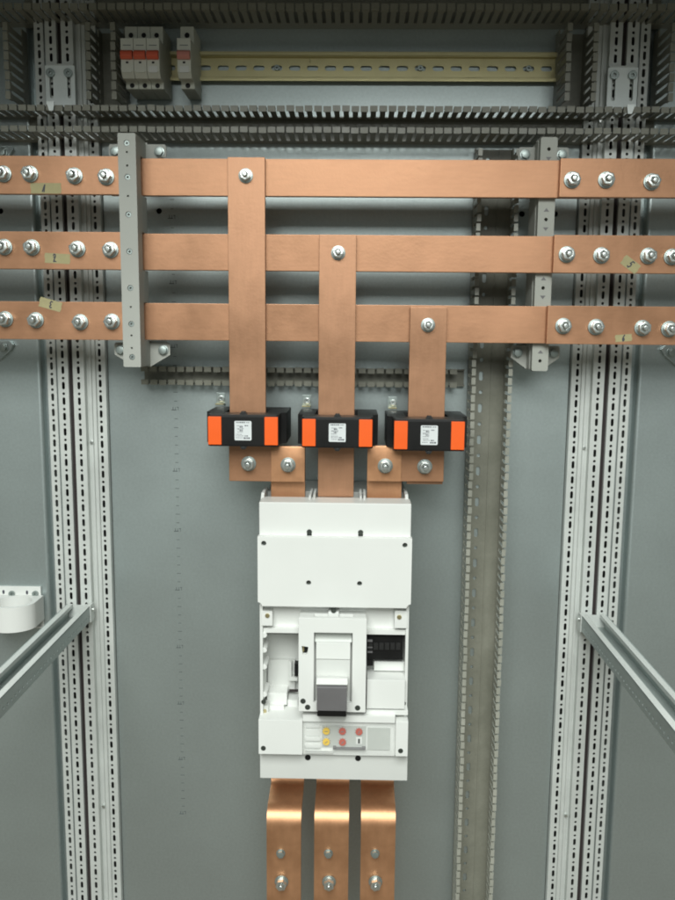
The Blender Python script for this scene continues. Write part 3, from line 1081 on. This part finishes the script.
# left wall scallops
for y in (640, 655, 672, 700):
    bm = new(); prism(bm, circ(XL + 6, z(y), 5, 12, ry=4), [], -186, -150)
    obj('moulded_rib', bm, 'white', cb, bevel=.5)
# tray floor
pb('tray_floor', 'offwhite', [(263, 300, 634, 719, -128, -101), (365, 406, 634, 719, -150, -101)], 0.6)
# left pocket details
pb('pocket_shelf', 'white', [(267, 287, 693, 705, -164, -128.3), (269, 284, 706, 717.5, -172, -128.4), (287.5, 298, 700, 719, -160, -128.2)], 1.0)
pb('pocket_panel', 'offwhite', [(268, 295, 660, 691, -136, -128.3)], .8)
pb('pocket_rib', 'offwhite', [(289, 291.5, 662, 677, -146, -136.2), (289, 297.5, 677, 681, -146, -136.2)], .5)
pb('pocket_slot', 'black', [(294.5, 298, 664, 676, -150, -136.5)], 0)
pb('auxiliary_tab', 'seal', [(289, 298, 690.8, 691.8, -146, -140)], 0)
# corner screw tabs
for (xa_, xb_, ya, yb, sx_, sy) in ((261, 272.5, 611, 626, 267.3, 615.8), (394.5, 407.5, 611, 628.5, 399.3, 617.3)):
    tb = pb('screw_tab', 'white', [(xa_, xb_, ya, yb, -190, -176.3)], 1.4)
    pholes('tab_screw', 'brass', ((sx_, sy),), 3.4, -191.5, -189, tb, .5, 12)
for sx_, sy in ((264.5, 711.5), (400.3, 713.5)):
    tb = pb('screw_tab', 'offwhite', [(sx_ - 4, sx_ + 4, sy - 6, sy + 6.5, -182, -160)], 1)
    pholes('tab_screw', 'brass', ((sx_, sy),), 3.2, -183.5, -181, tb, .5, 12)
for sx_, sy in ((263.5, 702), (403.5, 703.5)):
    pholes('corner_recess_shade', 'screw_holeshade', ((sx_, sy),), 3.6, -188.4, -184)  # flat dark disc paints the shade of the concave corner
# centre clip
pb('centre_clip', 'white', [(328, 339, 612, 618.5, -196, -176.3)], 1.6)
pholes('clip_button', 'screw_holeshade', ((333.6, 610.8),), 3.7, -197, -176)

# lever housing
hx0, hx1 = x(298.5, -212), x(366.5, -212)
hz0, hz1_ = z(712, -212), z(618.5, -212)
rx0, rx1 = x(314, -212), x(352.5, -212)
rz0, rz1 = z(703, -212), z(633, -212)
wx, wz = P(304.5, 650.5, -212)
bm = new()
win = [(wx - 4, wz + 6.5), (wx + 5.5, wz + 5), (wx + 4, wz - 4.5), (wx + 2, wz - 6.5), (wx - 2.5, wz - 6)]
prism(bm, [(hx0, hz0), (hx1, hz0), (hx1, hz1_), (hx0, hz1_)], [rect(rx0, rx1, rz0, rz1), win], -212, -204)
obj('lever_housing', bm, 'white', cb, bevel=.8)
bm = new(); 
box(bm, hx0 + .6, rx0 - 1, -203.9, -128, hz0 + .4, hz1_ - .6)
box(bm, rx1 + 1, hx1 - .6, -203.9, -128, hz0 + .4, hz1_ - .6)
box(bm, rx0 - 1, rx1 + 1, -190, -128, hz0 + .4, hz1_ - .6)
obj('housing_side', bm, 'white', cb, bevel=.6)
bm = new(); box(bm, wx - 5, wx + 6, -204.4, -203.2, wz - 7, wz + 7)
obj('window_cavity', bm, 'black', cb)
bm = new(); box(bm, wx - 3, wx - 1, -206, -204.4, wz - 4, wz + 5)
obj('window_flag', bm, 'brass', cb)
# slide inside the recess
zq = lambda y: z(y, -206)
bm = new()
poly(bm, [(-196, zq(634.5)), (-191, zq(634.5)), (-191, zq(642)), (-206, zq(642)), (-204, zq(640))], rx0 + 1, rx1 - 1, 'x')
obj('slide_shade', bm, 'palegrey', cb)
bm = new(); box(bm, rx0 + 3, rx1 - 3, -207, -190.5, zq(659), zq(642.2))
obj('slide_panel', bm, 'white', cb, bevel=.8)
bm = new(); box(bm, rx0 + 3, rx1 - 3, -205.5, -190.5, zq(702), zq(659.6))
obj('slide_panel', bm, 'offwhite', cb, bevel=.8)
# lever
lx0, lx1 = x(317, -238), x(347.5, -238)
lv = thing_l = None
bm = new()
poly(bm, [(-206, z(676, -206)), (-226, z(678, -226)), (-240, z(684.5, -240)), (-238, z(685.5, -238)), (-206, z(690, -206))], lx0 - 1, lx1 + 1, 'x')
lever = obj('lever', bm, 'white', cb, bevel=1.4)
bm = new()
poly(bm, [(-206, z(690.5, -206)), (-238, z(686, -238)), (-242, z(688, -242)), (-236, z(711, -236)), (-206, z(712, -206))], lx0, lx1, 'x')
obj('lever_grip', bm, 'midgrey', lever, bevel=1.2)
bm = new()
poly(bm, [(-206, z(712.4, -206)), (-235.5, z(711.5, -235.5)), (-234, z(716.5, -234)), (-206, z(716.5, -206))], lx0 + .5, lx1 - .5, 'x')
obj('lever_foot', bm, 'black', lever, bevel=1)
pholes('housing_hole_shade', 'screw_holeshade', ((303, 701.2), (307.6, 707.3), (357.6, 708)), 4.0, -212.4, -205)  # flat dark discs paint the shade inside the holes

# right bay: black auxiliary block, panel
pb('auxiliary_block', 'black', [(367, 403, 636, 659.5, -176, -150.2), (367, 373, 659.6, 666, -176, -150.2)], .6)
pb('auxiliary_terminal', 'blackrough', [(368 + 5.6 * i, 372.5 + 5.6 * i, 643, 650, -178, -176.1) for i in range(6)], .4)
pb('auxiliary_flag', 'midgrey', [(367.5, 372.5, 640, 642, -179, -176.2), (367.5, 372.5, 651.5, 653, -179, -176.2), (367.5, 372.5, 647, 648, -179, -178.1)], .2)
pb('bay_step', 'white', [(374, 404, 661.5, 671, -168, -150.2), (367, 405, 672, 678.5, -160, -150.2)], .8)
pb('bay_panel', 'white', [(366.8, 405, 680, 709, -196, -150.3)], 1.2)

# trip unit
YU = -206
base = pb('trip_unit', 'white', [(258.5, 302.5, 720, 754.5, YU, -150.2), (302.7, 395.3, 715.5, 722.5, YU + 2, -150.2), (302.7, 395.3, 722.7, 755.5, YU + 8, -150.2),
                                (395.5, 408, 722, 756.5, YU, -150.2), (366, 408, 710.5, 715, -196, -150.2)], .9, None, False)
pholes('unit_screw', 'screw_holeshade', ((263.3, 748.3), (400.6, 751)), 3.7, YU - .5, YU + 2, base, 0)
pb('display_panel', 'palegrey', [(322, 366, 726, 747.5, YU + 6.8, YU + 7.9)], .2, base)
pb('display_panel', 'palegrey', [(367.5, 390, 728, 750, YU + 6.2, YU + 7.9)], .3, base)
pb('label_strip', 'white', [(306, 320, 724.6, 728, YU + 5.8, YU + 7.8), (306, 320, 730, 736, YU + 6.4, YU + 7.8), (305, 320.5, 738, 741, YU + 4, YU + 7.8), (304.5, 320.5, 744.8, 748, YU + 4, YU + 7.8), (305, 333, 751, 753.5, YU + 4, YU + 7.8)], .5, base)
for (px, py, m) in ((326.2, 731.5, 'yellow'), (326.2, 742.3, 'yellow'), (342.4, 731.7, 'reddial'), (342.5, 742.6, 'reddial'), (359, 732.2, 'reddial')):
    X, Z = P(px, py, YU + 4)
    bm = new(); prism(bm, circ(X, Z, 5.2, 20), [], YU + 4, YU + 6.7)
    d = obj('dial', bm, m, base, bevel=.6)
    bm = new(); a = random.uniform(0, PI)
    q = [(X + u * math.cos(a) - v * math.sin(a), Z + u * math.sin(a) + v * math.cos(a)) for u, v in ((-2.6, -.6), (2.6, -.6), (2.6, .6), (-2.6, .6))]
    poly(bm, q, YU + 3.6, YU + 4.1)
    obj('dial_slot', bm, 'brass' if m == 'yellow' else 'midgrey', d)
    bm = new()
    for k in range(9):
        a = math.radians(-60 + k * 37)
        q = [(X + rr * math.cos(a) - v * math.sin(a), Z + rr * math.sin(a) + v * math.cos(a)) for rr, v in ((5.6, -.25), (6.6, -.25), (6.6, .25), (5.6, .25))]
        poly(bm, q, YU + 6.4, YU + 6.75)
    obj('dial_ticks', bm, 'ink', d)
pb('test_socket', 'white', [(356, 362, 737.5, 744.5, YU + 5.6, YU + 6.7)], .3, base)
pb('test_pin_hole', 'black', [(358, 360, 739, 743.5, YU + 5.2, YU + 5.7)], 0, base)
pb('cover_latch', 'midgrey', [(333, 336, 747.5, 749.6, YU + .5, YU + 6.5), (336, 362, 748.6, 749.8, YU + 1.5, YU + 6.5), (362, 365.5, 748, 750, YU + .5, YU + 6.5)], .3, base)
bm = new()
cx0, cx1 = PX(303.5, 738, YU), PX(394.8, 738, YU)
cz0, cz1 = PZ(349, 754, YU), PZ(349, 723.5, YU)
prism(bm, rrect(cx0, cx1, cz0, cz1, 2), [], YU - .6, YU + .6)
cover = obj('clear_cover', bm, 'clear', base)
bm = new()
prism(bm, rrect(cx0 - .4, cx1 + .4, cz0 - .4, cz1 + .4, 2), [rrect(cx0 + 2.4, cx1 - 2.4, cz0 + 4.5, cz1 - 3.5, 1.2)], YU - 1.4, YU + 4)
obj('cover_frame', bm, 'clear', cover)
# bottom skirt
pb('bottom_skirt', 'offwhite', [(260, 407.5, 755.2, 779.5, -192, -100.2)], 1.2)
pholes('skirt_hole', 'black', ((307.8, 757.6), (358, 758.4)), 4.4, -192.6, -188)

# ------------------------------------------------------------------ ring bracket on the left
Yp = -5
t = thing('ring_bracket', 'white ring shaped holder screwed to the left plate, above the left support rail', 'holder', wp(14, 632, Yp), None)
xr0, xr1 = PX(-14, 600, -9), PX(41, 600, -9)
zt_, zb_ = PZ(14, 586.5, -9), PZ(14, 628, -9)
bm = new()
hz_ = PZ(14, 592.5, -9)
box(bm, xr0, xr1, -9, -4.5, PZ(14, 604, -9), zt_)
box(bm, PX(-14, 600, -9), xr1 + 2.5, -8, -4.5, zb_, PZ(14, 604.2, -9))
obj('back_flange', bm, 'white', t, bevel=1)
xc, yc = PX(11, 606, -50), -44
bm = new()
zc1, zc0 = PZ(11, 601.5, -44), PZ(11, 601.5, -44) - 42
out = [(xc - 39, -9.2)] + [(xc + 39 * math.cos(a), yc + 34 * math.sin(a)) for a in [math.radians(180 + 180 * i / 24) for i in range(25)]] + [(xc + 39, -9.2)]
prism(bm, out, [circ(xc, yc, 31, 32, ry=28)], zc0, zc1, 'z')
obj('holder_ring', bm, 'white', t, bevel=1.5)
bm = new(); prism(bm, circ(xc, yc, 31, 32, ry=28), [circ(xc, yc - 2, 14, 24)], zc0 + 3, zc0 + 7, 'z')
obj('ring_floor', bm, 'offwhite', t)
bm = new()
box(bm, xr1 - 20, xr1 + 1, -14, -9.2, zb_ + 2, zb_ + 5)
obj('lower_gusset', bm, 'white', t, bevel=.6)
for px, py in ((11.5, 594), (35, 594), (37, 623)):
    X, Z = P(px, py, -12)
    bm = new(); prism(bm, circ(X, Z, 5.2, 16), [circ(X, Z, 1.6, 4)], -13, -9.1)
    obj('screw', bm, 'washer', t, bevel=.9)
for px, py in ((3.5, 592), (27, 592.5)):
    X, Z = P(px, py, -9.2)
    bm = new(); prism(bm, slot(X, Z, 3.6, 7), [], -9.4, -8)
    obj('keyhole', bm, 'ink', t)


# ------------------------------------------------------------------ support rails coming forward
def fwd_rail(pxl, pxr, py_top, side, lab):
    """U channel running from the frame towards the viewer; side = visible face (+1 right, -1 left)"""
    Y0 = -34
    L = 520
    xa, xb = PX(pxl, py_top, Y0), PX(pxr, py_top, Y0)
    zt = PZ((pxl + pxr) / 2, py_top, Y0)
    h = 24
    t = thing('support_rail', lab, 'support rail', ((xa + xb) / 2, Y0, zt - h), 'perforated support rails')
    xin, xout = (xb, xa) if side > 0 else (xa, xb)    # inner (visible) side, outer side
    # perforated visible side web: panel in the YZ plane
    bm = new()
    y = Y0
    while y > Y0 - L:
        hs = [circ(y - 6.25, zt - h * .62, 2.2, 8)]
        prism(bm, [(y - 12.5, zt - h), (y, zt - h), (y, zt), (y - 12.5, zt)], hs, xin, xin - side * 1.6, 'x', rim=False)
        y -= 12.5
    obj('side_web', bm, 'rail', t)
    bm = new()
    lo, hi = (xout, xout + 1.6 * side)
    box(bm, xout, xout + 1.6 * side, Y0 - L, Y0, zt - h, zt - .2)
    obj('side_web', bm, 'rail', t)
    bm = new()
    box(bm, xin - side * 1.8, xin - side * 11, Y0 - L, Y0, zt - 1.6, zt)
    box(bm, xin - side * 9.6, xin - side * 11, Y0 - L, Y0, zt - 6, zt - 1.7)
    obj('top_flange', bm, 'frame', t)
    bm = new()
    box(bm, xout + side * 1.8, xout + side * 10, Y0 - L, Y0, zt - 1.6, zt)
    box(bm, xout + side * 8.6, xout + side * 10, Y0 - L, Y0, zt - 6, zt - 1.7)
    obj('top_flange', bm, 'frame', t)
    bm = new()
    y = Y0
    w0, w1 = min(xin, xout) + 1.8, max(xin, xout) - 1.8
    while y > Y0 - L:
        prism(bm, [(w0, y - 25), (w1, y - 25), (w1, y), (w0, y)], [slot((w0 + w1) / 2, y - 12.5, 6, 13)], zt - h, zt - h + 1.6, 'z', rim=False)
        y -= 25
    obj('floor_web', bm, 'rail', t)
    bm = new()
    box(bm, min(xin, xout) - 1, max(xin, xout) + 1, Y0 + .2, Y0 + 3, zt - h - 2, zt - 2)
    box(bm, xin + side * .1, xin + side * 1.8, Y0 - 16, Y0 + 3, zt - h - 2, zt + 3)
    obj('end_plate', bm, 'frame', t, bevel=.4)
    bm = new()
    prism(bm, circ(Y0 - 8, zt - 6, 3.6, 14), [circ(Y0 - 8, zt - 6, 1.2, 6)], xin + side * 1.9, xin + side * 5, 'x')
    obj('screw', bm, 'bolt', t, bevel=.6)


fwd_rail(67, 92.5, 604, 1, 'perforated zinc support rail projecting forward from the left uprights under the ring holder')
fwd_rail(579.5, 606, 614, -1, 'perforated zinc support rail projecting forward from the right uprights')

# ------------------------------------------------------------------ light
w = bpy.data.worlds.new('World')
scene.world = w
w.use_nodes = True
nt = w.node_tree
bg = nt.nodes['Background']
tc = nt.nodes.new('ShaderNodeTexCoord')
sep = nt.nodes.new('ShaderNodeSeparateXYZ')
nt.links.new(tc.outputs['Generated'], sep.inputs[0])
rp = nt.nodes.new('ShaderNodeValToRGB')
mr = nt.nodes.new('ShaderNodeMapRange')
mr.inputs[1].default_value = -1
mr.inputs[2].default_value = 1
nt.links.new(sep.outputs['Z'], mr.inputs[0])
nt.links.new(mr.outputs[0], rp.inputs[0])
e = rp.color_ramp.elements
e[0].position = 0.0; e[0].color = (0.72, 0.63, 0.48, 1)
e[1].position = 1.0; e[1].color = (0.20, 0.27, 0.24, 1)
a = rp.color_ramp.elements.new(0.35); a.color = (0.62, 0.62, 0.50, 1)
a = rp.color_ramp.elements.new(0.47); a.color = (0.56, 0.62, 0.60, 1)
a = rp.color_ramp.elements.new(0.62); a.color = (0.36, 0.47, 0.44, 1)
nt.links.new(rp.outputs[0], bg.inputs['Color'])
bg.inputs['Strength'].default_value = 0.33


def area(name, loc, target, sx, sy, power, col):
    l = bpy.data.lights.new(name, 'AREA')
    l.shape = 'RECTANGLE'
    l.size, l.size_y = sx, sy
    l.energy = power
    l.color = col
    o = bpy.data.objects.new(name, l)
    COL.objects.link(o)
    o.location = loc
    o.rotation_euler = (Vector(target) - Vector(loc)).to_track_quat('-Z', 'Y').to_euler()
    return o


area('ceiling_lamp', (-0.25, -2.2, 3.05), (0, -1.0, 0.6), 1.8, 2.0, 135, (0.96, 1.0, 0.96))
area('ceiling_lamp', (0.35, -4.6, 3.0), (0, 0, 1.3), 2.2, 0.9, 48, (0.96, 1.0, 0.97))

scene.render.engine = 'CYCLES'
scene.view_settings.view_transform = 'Standard'
scene.view_settings.look = 'None'
scene.view_settings.exposure = 0
scene.view_settings.gamma = 1
scene.cycles.filter_width = 1.9
scene.render.resolution_x = 768
scene.render.resolution_y = 1024
